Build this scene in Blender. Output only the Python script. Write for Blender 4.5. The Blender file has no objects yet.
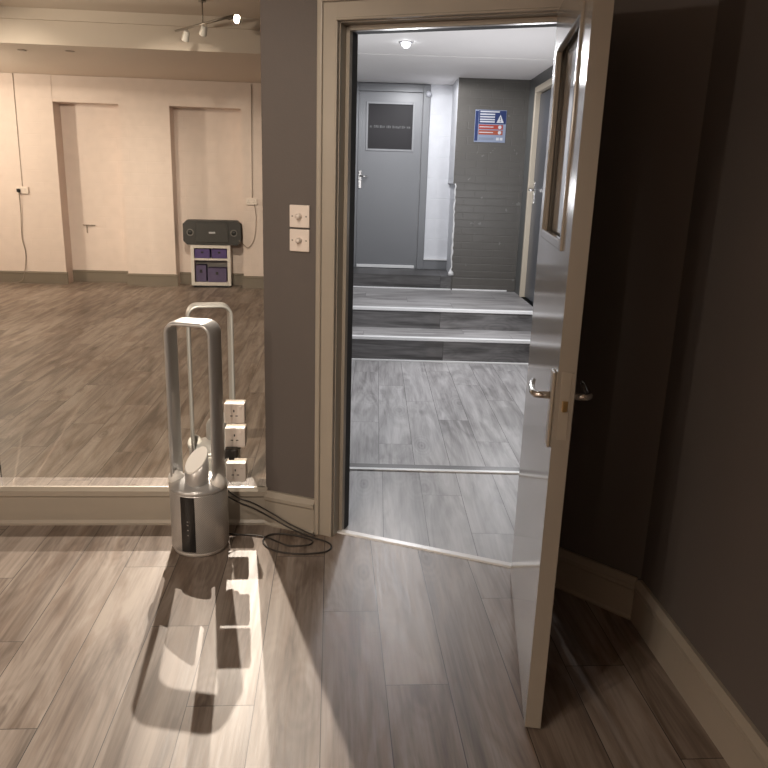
import bpy, bmesh, math, random
from mathutils import Vector, Matrix
random.seed(4)
S = bpy.context.scene
COL = S.collection
R = math.radians

# ------------------------------------------------------------------ camera
cam_d = bpy.data.cameras.new('camera')
cam = bpy.data.objects.new('camera', cam_d)
COL.objects.link(cam)
cam_d.sensor_width = 36.0
cam_d.lens = 740.0 / 768.0 * 36.0
cam_d.clip_start = 0.02
cam_d.clip_end = 60
rot = Matrix(((0.9973492952, -0.0116437075, -0.0718248386),
              (-0.0662076762, 0.2642284645, -0.9621849418),
              (0.0301815668, 0.9643898292, 0.2627571700)))
cam.matrix_world = Matrix.Translation((0, 0, 1.48)) @ rot.to_4x4()
S.camera = cam

# ------------------------------------------------------------------ world, exposure
W = bpy.data.worlds.new('world')
S.world = W
W.use_nodes = True
W.node_tree.nodes['Background'].inputs[0].default_value = (0.9, 0.85, 0.8, 1)
W.node_tree.nodes['Background'].inputs[1].default_value = 0.0
S.view_settings.view_transform = 'Standard'
S.view_settings.look = 'None'
S.view_settings.exposure = 0.0
S.view_settings.gamma = 1.0
S.view_settings.use_curve_mapping = False
cy = S.cycles
cy.use_denoising = True
cy.max_bounces = 10
cy.diffuse_bounces = 5
cy.glossy_bounces = 5
cy.transparent_max_bounces = 12
cy.caustics_reflective = False
cy.caustics_refractive = False
cy.sample_clamp_indirect = 4.0
cy.blur_glossy = 0.5

WARM = (1.0, 0.87, 0.73)
COOL = (0.97, 0.97, 1.0)


def spot(name, loc, target, power, color, size, blend, radius):
    d = bpy.data.lights.new(name, 'SPOT')
    d.energy = power
    d.color = color
    d.spot_size = R(size)
    d.spot_blend = blend
    d.shadow_soft_size = radius
    o = bpy.data.objects.new(name, d)
    COL.objects.link(o)
    o.location = loc
    o.rotation_euler = (Vector(target) - Vector(loc)).to_track_quat('-Z', 'Y').to_euler()
    return o


YM = 3.055                      # plane of the mirror glass
T_MIR = 0.22                    # share of light the mirror glass lets through
LAMP_A = (-0.80, 1.26, 2.78)    # spot above the camera
LAMP_B = (-0.84, -0.89, 2.78)   # lit spot of the track seen in the mirror
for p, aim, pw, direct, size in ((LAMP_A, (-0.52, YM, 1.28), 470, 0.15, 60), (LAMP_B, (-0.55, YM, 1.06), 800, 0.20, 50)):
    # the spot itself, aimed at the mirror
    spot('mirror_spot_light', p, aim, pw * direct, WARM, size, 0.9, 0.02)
    # added copy of the spot standing in for its reflection, in the void behind the glass
    spot('added_reflection_light', (p[0], 2 * YM - p[1], p[2]), aim, pw / T_MIR, WARM, size, 0.9, 0.014)
# unseen spots without fittings that light the rest of the studio
spot('room_light', (-3.0, 0.9, 2.88), (-3.6, -4.4, 0.95), 620, WARM, 46, 0.9, 0.06)
spot('room_light', (-1.3, 0.5, 2.88), (-1.7, -4.4, 0.85), 480, WARM, 44, 0.9, 0.06)
spot('room_light', (-3.4, -0.9, 2.88), (-2.0, -0.2, 0), 190, WARM, 88, 0.8, 0.06)
spot('room_light', (-4.6, 1.2, 2.86), (-3.6, 1.4, 0), 50, WARM, 110, 0.6, 0.08)
spot('room_light', (-1.65, -0.34, 2.94), (0.95, 1.9, 0.1), 34, WARM, 46, 0.7, 0.04)
spot('room_light', (-3.1, -0.1, 2.25), (-1.9, -1.97, 2.80), 105, WARM, 90, 0.9, 0.06)  # added to brighten the face of the bulkhead
pp = bpy.data.lights.new('added_fill_light', 'POINT')  # unseen fill light added to brighten the soffit and upper wall
pp.energy = 150
pp.color = WARM
pp.shadow_soft_size = 0.06
po = bpy.data.objects.new('added_fill_light', pp)
COL.objects.link(po)
po.location = (-4.9, -2.6, 2.25)
# lobby lights; only the downlight above the steps has a fitting
A_LOB = R(-3.3)


def LB(u, v, z=0.0):
    return Vector((u * math.cos(A_LOB) - v * math.sin(A_LOB), u * math.sin(A_LOB) + v * math.cos(A_LOB), z))


spot('lobby_light', LB(0.189, 6.097, 2.44), LB(0.189, 6.097, 0), 70, COOL, 178, 0.15, 0.05)
spot('lobby_light', LB(0.35, 7.45, 2.47), LB(0.35, 7.6, 0), 40, COOL, 178, 0.15, 0.05)  # unseen lamp without a fitting, lights the lobby's far end
for loc, en in ((LB(0.15, 4.75, 1.45), 30), (LB(1.12, 5.9, 1.25), 30)):  # added fill lights without fittings, brighten the lobby ceiling
    pl = bpy.data.lights.new('lobby_fill_light', 'POINT')
    pl.energy = en
    pl.color = COOL
    pl.shadow_soft_size = 0.10
    po = bpy.data.objects.new('lobby_fill_light', pl)
    COL.objects.link(po)
    po.location = loc


# ------------------------------------------------------------------ node helpers
def new_mat(name):
    m = bpy.data.materials.new(name)
    m.use_nodes = True
    nt = m.node_tree
    return m, nt, nt.nodes['Principled BSDF']


def N(nt, t, **kw):
    n = nt.nodes.new(t)
    for k, v in kw.items():
        setattr(n, k, v)
    return n


def mth(nt, op, a, b=None, c=None):
    n = N(nt, 'ShaderNodeMath', operation=op)
    for i, x in enumerate((a, b, c)):
        if x is None:
            continue
        if isinstance(x, (int, float)):
            n.inputs[i].default_value = x
        else:
            nt.links.new(x, n.inputs[i])
    return n.outputs[0]


def mixc(nt, fac, a, b, blend='MIX'):
    n = N(nt, 'ShaderNodeMix', data_type='RGBA', blend_type=blend)
    for i, x in ((0, fac), (6, a), (7, b)):
        if isinstance(x, (int, float)):
            n.inputs[i].default_value = x
        elif isinstance(x, tuple):
            n.inputs[i].default_value = (*x[:3], 1)
        else:
            nt.links.new(x, n.inputs[i])
    return n.outputs[2]


def plain(name, col, rough=0.5, metal=0.0, spec=0.5, noise=0.0, nscale=8.0, bump=0.0, bscale=60.0, emit=None, coat=0.0):
    m, nt, b = new_mat(name)
    b.inputs['Base Color'].default_value = (*col, 1)
    b.inputs['Roughness'].default_value = rough
    b.inputs['Metallic'].default_value = metal
    b.inputs['Specular IOR Level'].default_value = spec
    b.inputs['Coat Weight'].default_value = coat
    tc = N(nt, 'ShaderNodeTexCoord')
    if noise:
        n = N(nt, 'ShaderNodeTexNoise')
        n.inputs['Scale'].default_value = nscale
        n.inputs['Detail'].default_value = 5
        nt.links.new(tc.outputs['Object'], n.inputs['Vector'])
        dark = tuple(c * (1 - noise) for c in col)
        lite = tuple(min(1, c * (1 + noise)) for c in col)
        nt.links.new(mixc(nt, n.outputs['Fac'], dark, lite), b.inputs['Base Color'])
    if bump:
        n = N(nt, 'ShaderNodeTexNoise')
        n.inputs['Scale'].default_value = bscale
        n.inputs['Detail'].default_value = 3
        nt.links.new(tc.outputs['Object'], n.inputs['Vector'])
        bp = N(nt, 'ShaderNodeBump')
        bp.inputs['Strength'].default_value = bump
        bp.inputs['Distance'].default_value = 0.004
        nt.links.new(n.outputs['Fac'], bp.inputs['Height'])
        nt.links.new(bp.outputs['Normal'], b.inputs['Normal'])
    if emit:
        b.inputs['Emission Color'].default_value = (*emit[0], 1)
        b.inputs['Emission Strength'].default_value = emit[1]
    return m


def wood_floor(name, tones, x0=-0.017, wid=0.1945, length=1.29, joint=2.334, swap=False, rough=0.42, stain=(0.66, 0.655, 0.65), gain=1.0):
    """laminate planks running along object Y: seams every `wid`, end joints staggered, grain per plank"""
    m, nt, b = new_mat(name)
    tc = N(nt, 'ShaderNodeTexCoord')
    sp = N(nt, 'ShaderNodeSeparateXYZ')
    nt.links.new(tc.outputs['Object'], sp.inputs[0])
    ax, ay = sp.outputs[0], sp.outputs[1]
    if swap == 'riser':
        ax, ay = sp.outputs[2], sp.outputs[0]
    elif swap:
        ax, ay = ay, ax
    xr = mth(nt, 'DIVIDE', mth(nt, 'SUBTRACT', ax, x0), wid)
    row = mth(nt, 'FLOOR', xr)
    fx = mth(nt, 'SUBTRACT', xr, row)
    yo = mth(nt, 'ADD', mth(nt, 'MULTIPLY', row, 0.404), -joint)
    yr = mth(nt, 'DIVIDE', mth(nt, 'ADD', ay, yo), length)
    colm = mth(nt, 'FLOOR', yr)
    fy = mth(nt, 'SUBTRACT', yr, colm)
    cmb = N(nt, 'ShaderNodeCombineXYZ')
    nt.links.new(row, cmb.inputs[0])
    nt.links.new(colm, cmb.inputs[1])
    wn = N(nt, 'ShaderNodeTexWhiteNoise', noise_dimensions='2D')
    nt.links.new(cmb.outputs[0], wn.inputs['Vector'])
    rnd = wn.outputs['Value']
    # seams
    ex = mth(nt, 'MULTIPLY', mth(nt, 'MINIMUM', fx, mth(nt, 'SUBTRACT', 1.0, fx)), wid)
    ey = mth(nt, 'MULTIPLY', mth(nt, 'MINIMUM', fy, mth(nt, 'SUBTRACT', 1.0, fy)), length)
    e = mth(nt, 'MINIMUM', ex, ey)
    seam = mth(nt, 'LESS_THAN', e, 0.0013)
    # grain coordinates, shifted per plank
    gv = N(nt, 'ShaderNodeCombineXYZ')
    nt.links.new(mth(nt, 'ADD', mth(nt, 'MULTIPLY', ax, 10.0), mth(nt, 'MULTIPLY', rnd, 31.0)), gv.inputs[0])
    nt.links.new(mth(nt, 'ADD', mth(nt, 'MULTIPLY', ay, 0.9), mth(nt, 'MULTIPLY', rnd, 17.0)), gv.inputs[1])
    n1 = N(nt, 'ShaderNodeTexNoise')
    n1.inputs['Scale'].default_value = 1.0
    n1.inputs['Detail'].default_value = 6
    n1.inputs['Roughness'].default_value = 0.62
    n1.inputs['Distortion'].default_value = 1.0
    nt.links.new(gv.outputs[0], n1.inputs['Vector'])
    gv2 = N(nt, 'ShaderNodeCombineXYZ')
    nt.links.new(mth(nt, 'ADD', mth(nt, 'MULTIPLY', ax, 95.0), mth(nt, 'MULTIPLY', rnd, 11.0)), gv2.inputs[0])
    nt.links.new(mth(nt, 'MULTIPLY', ay, 3.5), gv2.inputs[1])
    n2 = N(nt, 'ShaderNodeTexNoise')
    n2.inputs['Scale'].default_value = 1.0
    n2.inputs['Detail'].default_value = 4
    n2.inputs['Distortion'].default_value = 0.4
    nt.links.new(gv2.outputs[0], n2.inputs['Vector'])
    # knots: stretched rings
    gv3 = N(nt, 'ShaderNodeCombineXYZ')
    nt.links.new(mth(nt, 'ADD', mth(nt, 'MULTIPLY', ax, 5.2), mth(nt, 'MULTIPLY', rnd, 5.0)), gv3.inputs[0])
    nt.links.new(mth(nt, 'ADD', mth(nt, 'MULTIPLY', ay, 1.9), mth(nt, 'MULTIPLY', rnd, 9.0)), gv3.inputs[1])
    vo = N(nt, 'ShaderNodeTexVoronoi')
    vo.inputs['Scale'].default_value = 1.0
    nt.links.new(gv3.outputs[0], vo.inputs['Vector'])
    knot = N(nt, 'ShaderNodeMapRange')
    knot.inputs[1].default_value = 0.02
    knot.inputs[2].default_value = 0.20
    knot.inputs[3].default_value = 1.0
    knot.inputs[4].default_value = 0.0
    nt.links.new(vo.outputs['Distance'], knot.inputs[0])
    near = N(nt, 'ShaderNodeMapRange')
    near.inputs[1].default_value = 0.10
    near.inputs[2].default_value = 0.48
    near.inputs[3].default_value = 1.0
    near.inputs[4].default_value = 0.0
    nt.links.new(vo.outputs['Distance'], near.inputs[0])
    rings = mth(nt, 'SINE', mth(nt, 'ADD', mth(nt, 'MULTIPLY', vo.outputs['Distance'], 70.0), mth(nt, 'MULTIPLY', n1.outputs['Fac'], 7.0)))
    g = mth(nt, 'ADD', mth(nt, 'MULTIPLY', n1.outputs['Fac'], 0.95), mth(nt, 'MULTIPLY', n2.outputs['Fac'], 0.30))
    g = mth(nt, 'ADD', g, mth(nt, 'MULTIPLY', mth(nt, 'MULTIPLY', rings, near.outputs[0]), 0.045))
    g = mth(nt, 'SUBTRACT', g, mth(nt, 'MULTIPLY', knot.outputs[0], 0.16))
    g = mth(nt, 'ADD', g, mth(nt, 'MULTIPLY', mth(nt, 'SUBTRACT', rnd, 0.5), 0.10))
    rp = N(nt, 'ShaderNodeValToRGB')
    els = rp.color_ramp.elements
    pos = (0.43, 0.55, 0.66, 0.80)
    while len(els) < 4:
        els.new(0.5)
    for el, p, c in zip(els, pos, tones):
        el.position = p
        el.color = (c[0] * gain, c[1] * gain, c[2] * gain, 1)
    nt.links.new(g, rp.inputs[0])
    gv4 = N(nt, 'ShaderNodeCombineXYZ')
    nt.links.new(mth(nt, 'ADD', mth(nt, 'MULTIPLY', ax, 7.0), mth(nt, 'MULTIPLY', rnd, 23.0)), gv4.inputs[0])
    nt.links.new(mth(nt, 'ADD', mth(nt, 'MULTIPLY', ay, 1.4), mth(nt, 'MULTIPLY', rnd, 3.0)), gv4.inputs[1])
    n4 = N(nt, 'ShaderNodeTexNoise')
    n4.inputs['Scale'].default_value = 1.0
    n4.inputs['Detail'].default_value = 4
    n4.inputs['Distortion'].default_value = 1.6
    nt.links.new(gv4.outputs[0], n4.inputs['Vector'])
    heart = N(nt, 'ShaderNodeMapRange')
    heart.inputs[1].default_value = 0.47
    heart.inputs[2].default_value = 0.64
    heart.inputs[3].default_value = 0.0
    heart.inputs[4].default_value = 0.85
    nt.links.new(n4.outputs['Fac'], heart.inputs[0])
    base = mixc(nt, heart.outputs[0], rp.outputs[0], mixc(nt, 1.0, rp.outputs[0], stain, 'MULTIPLY'))
    col = mixc(nt, seam, base, tuple(c * 0.28 for c in tones[0]))
    nt.links.new(col, b.inputs['Base Color'])
    nt.links.new(mth(nt, 'ADD', rough - 0.08, mth(nt, 'MULTIPLY', n2.outputs['Fac'], 0.16)), b.inputs['Roughness'])
    b.inputs['Specular IOR Level'].default_value = 0.42
    bp = N(nt, 'ShaderNodeBump')
    bp.inputs['Strength'].default_value = 0.25
    bp.inputs['Distance'].default_value = 0.001
    nt.links.new(mth(nt, 'SUBTRACT', mth(nt, 'MULTIPLY', n2.outputs['Fac'], 0.4), mth(nt, 'MULTIPLY', seam, 1.0)), bp.inputs['Height'])
    nt.links.new(bp.outputs['Normal'], b.inputs['Normal'])
    return m


def brick_paint(name, col, bw=0.225, bh=0.075, bump=0.35, rough=0.6, lumps=0.5, axis='xz', chips=None):
    """painted brickwork: bump only, the paint is one colour with a little unevenness"""
    m, nt, b = new_mat(name)
    tc = N(nt, 'ShaderNodeTexCoord')
    sp = N(nt, 'ShaderNodeSeparateXYZ')
    nt.links.new(tc.outputs['Object'], sp.inputs[0])
    cb = N(nt, 'ShaderNodeCombineXYZ')
    nt.links.new(sp.outputs[0 if axis == 'xz' else 1], cb.inputs[0])
    nt.links.new(sp.outputs[2], cb.inputs[1])
    br = N(nt, 'ShaderNodeTexBrick')
    br.inputs['Scale'].default_value = 1.0
    br.inputs['Brick Width'].default_value = bw
    br.inputs['Row Height'].default_value = bh
    br.inputs['Mortar Size'].default_value = 0.006
    br.inputs['Mortar Smooth'].default_value = 0.8
    br.inputs['Color1'].default_value = (1, 1, 1, 1)
    br.inputs['Color2'].default_value = (0.9, 0.9, 0.9, 1)
    br.inputs['Mortar'].default_value = (0.3, 0.3, 0.3, 1)
    nt.links.new(cb.outputs[0], br.inputs['Vector'])
    n = N(nt, 'ShaderNodeTexNoise')
    n.inputs['Scale'].default_value = 9
    n.inputs['Detail'].default_value = 5
    nt.links.new(tc.outputs['Object'], n.inputs['Vector'])
    h = mth(nt, 'ADD', mth(nt, 'MULTIPLY', br.outputs['Color'], 1.0), mth(nt, 'MULTIPLY', n.outputs['Fac'], lumps))
    bp = N(nt, 'ShaderNodeBump')
    bp.inputs['Strength'].default_value = bump
    bp.inputs['Distance'].default_value = 0.006
    nt.links.new(h, bp.inputs['Height'])
    nt.links.new(bp.outputs['Normal'], b.inputs['Normal'])
    c = mixc(nt, n.outputs['Fac'], tuple(x * 0.9 for x in col), tuple(min(1, x * 1.08) for x in col))
    if chips:
        n3 = N(nt, 'ShaderNodeTexNoise')
        n3.inputs['Scale'].default_value = 14
        n3.inputs['Detail'].default_value = 6
        nt.links.new(tc.outputs['Object'], n3.inputs['Vector'])
        c = mixc(nt, mth(nt, 'GREATER_THAN', n3.outputs['Fac'], 0.70), c, chips)
    nt.links.new(c, b.inputs['Base Color'])
    b.inputs['Roughness'].default_value = rough
    return m


# ------------------------------------------------------------------ materials
ROOM_TONES = [(0.120, 0.090, 0.071), (0.205, 0.162, 0.133), (0.29, 0.238, 0.200), (0.37, 0.312, 0.268)]
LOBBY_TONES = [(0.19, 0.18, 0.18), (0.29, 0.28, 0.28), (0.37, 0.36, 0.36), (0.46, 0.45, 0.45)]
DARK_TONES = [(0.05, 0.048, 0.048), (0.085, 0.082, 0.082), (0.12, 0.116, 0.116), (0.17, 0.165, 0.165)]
M_floor = wood_floor('oak_laminate', ROOM_TONES, stain=(0.66, 0.58, 0.52))
M_lobby = wood_floor('grey_laminate', LOBBY_TONES, x0=0.05, joint=4.1)
M_step = wood_floor('grey_laminate_tread', LOBBY_TONES, x0=0.02, wid=0.3, joint=0.3, swap=True)
M_riser = wood_floor('grey_laminate_riser_shaded', DARK_TONES, x0=-0.02, wid=0.3, joint=0.1, swap='riser', gain=1.5)  # laminate darkened: shade of the grazing-lit risers put into the colour
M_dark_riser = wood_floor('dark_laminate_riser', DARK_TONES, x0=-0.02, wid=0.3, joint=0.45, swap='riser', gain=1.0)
M_wall = plain('charcoal_wall_paint', (0.130, 0.112, 0.103), 0.62, spec=0.35, noise=0.06, nscale=3, bump=0.12, bscale=90)
M_wood = plain('taupe_gloss_woodwork', (0.375, 0.332, 0.275), 0.30, noise=0.05, nscale=6, bump=0.06, bscale=40)
M_leaf = plain('taupe_gloss_door_paint', (0.33, 0.295, 0.25), 0.13, noise=0.03, nscale=5, bump=0.02, bscale=25, coat=0.0)
M_jamb_dark = plain('grey_lobby_woodwork', (0.085, 0.088, 0.095), 0.75, spec=0.1, noise=0.04)
M_white_wall = brick_paint('cream_painted_brick', (0.74, 0.63, 0.57), bw=0.45, bh=0.15, bump=0.25)
M_plaster = plain('cream_plaster', (0.62, 0.52, 0.43), 0.7, noise=0.05, nscale=2, bump=0.1, bscale=20)
M_ceiling = plain('ceiling_paint', (0.70, 0.62, 0.54), 0.7, noise=0.03, nscale=2)
M_skirt = plain('taupe_skirting', (0.20, 0.17, 0.135), 0.4, noise=0.05)
M_black_void = plain('black_added_void', (0.0, 0.0, 0.0), 1.0, spec=0.0)
M_lob_ceiling = plain('lobby_ceiling_paint', (0.86, 0.83, 0.82), 0.7, noise=0.03, nscale=2)
M_lob_white = brick_paint('white_painted_brick', (0.72, 0.73, 0.76), bw=0.44, bh=0.22, bump=0.4, lumps=0.4)
M_col = brick_paint('grey_painted_brick', (0.098, 0.091, 0.082), bump=0.30, rough=0.42, lumps=1.3, chips=(0.16, 0.155, 0.145))
M_lob_wall = plain('grey_lobby_wall', (0.105, 0.108, 0.105), 0.4, noise=0.06, bump=0.1)
M_door_grey = plain('blue_grey_door_paint', (0.20, 0.205, 0.215), 0.38, noise=0.04, nscale=3)
M_door_dark = plain('slate_door_paint', (0.060, 0.065, 0.078), 0.30, noise=0.05)
M_cream = plain('cream_door_frame', (0.55, 0.48, 0.38), 0.4, noise=0.04)
M_nosing = plain('white_aluminium_nosing', (0.82, 0.82, 0.82), 0.35, metal=0.0, noise=0.04, nscale=20)
M_strip_dark = plain('grey_floor_strip', (0.09, 0.088, 0.086), 0.4, metal=0.3)
M_chrome = plain('chrome', (0.72, 0.70, 0.68), 0.18, metal=1.0)
M_brass = plain('brass', (0.72, 0.48, 0.20), 0.28, metal=0.6)
M_plastic = plain('white_switch_plastic', (0.80, 0.71, 0.64), 0.35)
M_silver = plain('silver_plastic', (0.52, 0.515, 0.51), 0.32, metal=0.55, noise=0.04, nscale=30)
M_silver_light = plain('pale_silver_plastic', (0.72, 0.69, 0.65), 0.25, metal=0.2)
M_cap = plain('highlight_white_plastic', (0.82, 0.80, 0.76), 0.25)  # white puts the blown highlights at the loop's feet into the colour
M_black = plain('black_plastic', (0.015, 0.014, 0.014), 0.35)
M_screen = plain('black_gloss_panel', (0.012, 0.011, 0.011), 0.12)
M_led = plain('panel_marks', (0.25, 0.24, 0.23), 0.5)
M_cable = plain('dark_rubber_cable', (0.030, 0.024, 0.020), 0.5)
M_cable_grey = plain('grey_cable', (0.30, 0.245, 0.20), 0.5)
M_speaker = plain('black_vinyl_cabinet', (0.035, 0.033, 0.032), 0.55, noise=0.2, nscale=80)
M_cone = plain('speaker_rubber', (0.02, 0.02, 0.02), 0.4)
M_laminate = plain('white_melamine', (0.72, 0.68, 0.64), 0.4, noise=0.02)
M_purple = plain('purple_fabric', (0.105, 0.072, 0.21), 0.8, noise=0.15, nscale=20)
M_purple2 = plain('violet_grey_fabric', (0.125, 0.10, 0.19), 0.8, noise=0.2, nscale=14)
M_blue = plain('sign_blue', (0.020, 0.035, 0.12), 0.35)
M_red = plain('sign_red', (0.34, 0.05, 0.035), 0.35)
M_orange = plain('sign_orange_red', (0.33, 0.08, 0.045), 0.35)
M_signwhite = plain('sign_white', (0.55, 0.56, 0.60), 0.35)
M_signpale = plain('sign_pale_blue', (0.24, 0.28, 0.38), 0.35)
M_bulb = plain('lit_spot_lens', (1, 1, 1), 0.3, emit=((1.0, 0.86, 0.66), 30.0))
M_bulb_cool = plain('lit_downlight_lens', (1, 1, 1), 0.3, emit=((0.95, 0.97, 1.0), 14.0))
M_off = plain('unlit_lens', (0.08, 0.075, 0.07), 0.2)
M_bronze = plain('brushed_steel', (0.32, 0.29, 0.25), 0.35, metal=0.9)
M_worn = plain('worn_white_plaster', (0.72, 0.72, 0.72), 0.7, noise=0.1, nscale=20, bump=0.4, bscale=30)

# mirror: most light reflected, a share let through for the added spots behind
M_mirror, nt, b = new_mat('silvered_glass')
nt.nodes.remove(b)
gl = N(nt, 'ShaderNodeBsdfGlossy')
gl.inputs['Color'].default_value = (0.93, 0.92, 0.86, 1)
gl.inputs['Roughness'].default_value = 0.0
tr = N(nt, 'ShaderNodeBsdfTransparent')
mx = N(nt, 'ShaderNodeMixShader')
mx.inputs[0].default_value = T_MIR
nt.links.new(gl.outputs[0], mx.inputs[1])
nt.links.new(tr.outputs[0], mx.inputs[2])
nt.links.new(mx.outputs[0], nt.nodes['Material Output'].inputs[0])
M_clear, nt, b = new_mat('clear_glass_edge')
nt.nodes.remove(b)
tr = N(nt, 'ShaderNodeBsdfTransparent')
nt.links.new(tr.outputs[0], nt.nodes['Material Output'].inputs[0])
M_pane, nt, b = new_mat('door_glass')
b.inputs['Base Color'].default_value = (0.50, 0.47, 0.43, 1)
b.inputs['Roughness'].default_value = 0.05
b.inputs['Transmission Weight'].default_value = 0.55
b.inputs['IOR'].default_value = 1.5
M_dark_pane = plain('dark_glass', (0.03, 0.028, 0.03), 0.45, spec=0.15)

# perforated base grille of the air purifier: fine dots in the bump and colour
M_grille, nt, b = new_mat('perforated_silver_grille')
tc = N(nt, 'ShaderNodeTexCoord')
sp = N(nt, 'ShaderNodeSeparateXYZ')
nt.links.new(tc.outputs['Object'], sp.inputs[0])
ang = mth(nt, 'MULTIPLY', mth(nt, 'ARCTAN2', sp.outputs[1], sp.outputs[0]), 45.0)
zz = mth(nt, 'MULTIPLY', sp.outputs[2], 390.0)
dots = mth(nt, 'MULTIPLY', mth(nt, 'SINE', mth(nt, 'MULTIPLY', ang, 2.0)), mth(nt, 'SINE', mth(nt, 'MULTIPLY', zz, 2.0)))
nt.links.new(mixc(nt, mth(nt, 'GREATER_THAN', dots, 0.30), (0.60, 0.59, 0.575), (0.36, 0.35, 0.34)), b.inputs['Base Color'])
b.inputs['Metallic'].default_value = 0.6
b.inputs['Roughness'].default_value = 0.34


# ------------------------------------------------------------------ mesh helpers
def add_box(bm, lo, hi, mi=0, bevel=0.0):
    x0, y0, z0 = lo
    x1, y1, z1 = hi
    vs = [bm.verts.new(p) for p in ((x0, y0, z0), (x1, y0, z0), (x1, y1, z0), (x0, y1, z0),
                                    (x0, y0, z1), (x1, y0, z1), (x1, y1, z1), (x0, y1, z1))]
    fs = [bm.faces.new([vs[i] for i in q]) for q in ((3, 2, 1, 0), (4, 5, 6, 7), (0, 1, 5, 4), (1, 2, 6, 5), (2, 3, 7, 6), (3, 0, 4, 7))]
    for f_ in fs:
        f_.material_index = mi
    if bevel > 0:
        es = list({e for f_ in fs for e in f_.edges})
        bmesh.ops.bevel(bm, geom=es, offset=bevel, segments=2, affect='EDGES', profile=0.5)
    return fs


def add_prism(bm, poly, a0, a1, plane='xz', mi=0):
    """extrude a closed 2-D outline along the remaining axis"""
    def P(p, t):
        if plane == 'xz':
            return (p[0], t, p[1])
        if plane == 'yz':
            return (t, p[0], p[1])
        return (p[0], p[1], t)
    A = [bm.verts.new(P(p, a0)) for p in poly]
    B = [bm.verts.new(P(p, a1)) for p in poly]
    n = len(poly)
    fs = [bm.faces.new(A), bm.faces.new(B[::-1])]
    for i in range(n):
        fs.append(bm.faces.new((A[i], B[i], B[(i + 1) % n], A[(i + 1) % n])))
    for f_ in fs:
        f_.material_index = mi
    bmesh.ops.recalc_face_normals(bm, faces=fs)
    return fs


def add_lathe(bm, prof, seg=48, cx=0.0, cy_=0.0, mi=0, smooth=True):
    rings = []
    for r, z in prof:
        rings.append([bm.verts.new((cx + r * math.cos(2 * math.pi * k / seg), cy_ + r * math.sin(2 * math.pi * k / seg), z)) for k in range(seg)])
    for a, b_ in zip(rings, rings[1:]):
        for k in range(seg):
            f_ = bm.faces.new((a[k], a[(k + 1) % seg], b_[(k + 1) % seg], b_[k]))
            f_.smooth = smooth
            f_.material_index = mi
    bm.faces.new(rings[0][::-1]).material_index = mi
    bm.faces.new(rings[-1]).material_index = mi


def add_tube(bm, pts, r, seg=10, mi=0, closed=False):
    pts = [Vector(p) for p in pts]
    n = len(pts)
    rings = []
    prev = None
    for i, p in enumerate(pts):
        if closed:
            t = (pts[(i + 1) % n] - pts[i - 1]).normalized()
        else:
            t = (pts[min(i + 1, n - 1)] - pts[max(i - 1, 0)]).normalized()
        if prev is None:
            prev = t.orthogonal().normalized()
        nn = (prev - t * prev.dot(t)).normalized()
        prev = nn
        bb = t.cross(nn)
        rr = r[i] if isinstance(r, (list, tuple)) else r
        rings.append([bm.verts.new(p + nn * rr * math.cos(2 * math.pi * k / seg) + bb * rr * math.sin(2 * math.pi * k / seg)) for k in range(seg)])
    rng = range(n) if closed else range(n - 1)
    for i in rng:
        a, b_ = rings[i], rings[(i + 1) % n]
        for k in range(seg):
            f_ = bm.faces.new((a[k], a[(k + 1) % seg], b_[(k + 1) % seg], b_[k]))
            f_.smooth = True
            f_.material_index = mi
    if not closed:
        bm.faces.new(rings[0][::-1]).material_index = mi
        bm.faces.new(rings[-1]).material_index = mi


def spline(pts, sub=6):
    P = [Vector(p) for p in pts]
    out = []
    for i in range(len(P) - 1):
        p0, p1, p2, p3 = P[max(i - 1, 0)], P[i], P[i + 1], P[min(i + 2, len(P) - 1)]
        for k in range(sub):
            t = k / sub
            out.append(0.5 * ((2 * p1) + (-p0 + p2) * t + (2 * p0 - 5 * p1 + 4 * p2 - p3) * t * t + (-p0 + 3 * p1 - 3 * p2 + p3) * t ** 3))
    out.append(P[-1])
    return out


def link(name, bm, mats, parent=None, loc=(0, 0, 0), rz=0.0, rot3=None):
    bmesh.ops.recalc_face_normals(bm, faces=bm.faces)
    me = bpy.data.meshes.new(name)
    bm.to_mesh(me)
    bm.free()
    for m in (mats if isinstance(mats, (list, tuple)) else [mats]):
        me.materials.append(m)
    o = bpy.data.objects.new(name, me)
    COL.objects.link(o)
    o.location = loc
    o.rotation_euler = rot3 if rot3 else (0, 0, rz)
    if parent:
        o.parent = parent
    return o


def box(name, lo, hi, mat, parent=None, bevel=0.0, loc=(0, 0, 0), rz=0.0):
    bm = bmesh.new()
    add_box(bm, lo, hi, 0, bevel)
    return link(name, bm, mat, parent, loc, rz)


def tag(o, label, cat, group=None):
    o['label'] = label
    o['category'] = cat
    if group:
        o['group'] = group
    return o


def struct(o, label=None):
    o['kind'] = 'structure'
    if label:
        o['label'] = label
    return o


def thing(name, label, cat, loc=(0, 0, 0), rz=0.0, group=None):
    o = bpy.data.objects.new(name, None)
    o.empty_display_size = 0.1
    COL.objects.link(o)
    o.location = loc
    o.rotation_euler = (0, 0, rz)
    return tag(o, label, cat, group)


def copy_tree(o, parent=None):
    kids = [c for c in bpy.data.objects if c.parent == o]
    c = o.copy()
    COL.objects.link(c)
    if parent:
        c.parent = parent
    for k in kids:
        copy_tree(k, c)
    return c


# ------------------------------------------------------------------ frames of reference
W0 = Vector((-0.275, 3.051, 0))
A_W = math.atan2(-0.41, 0.912)        # the doorway wall runs askew to the mirror wall


def SW(s, w, z=0.0):                  # s along the doorway wall, w into the lobby
    return Vector((W0.x + s * math.cos(A_W) - w * math.sin(A_W), W0.y + s * math.sin(A_W) + w * math.cos(A_W), z))


OP0, OP1, OPZ = 0.325, 1.150, 2.030   # door opening
XR = 1.100                            # right wall
YB = -4.61                            # wall behind the camera
CEIL = 3.0
LC = 2.512                            # lobby ceiling

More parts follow.
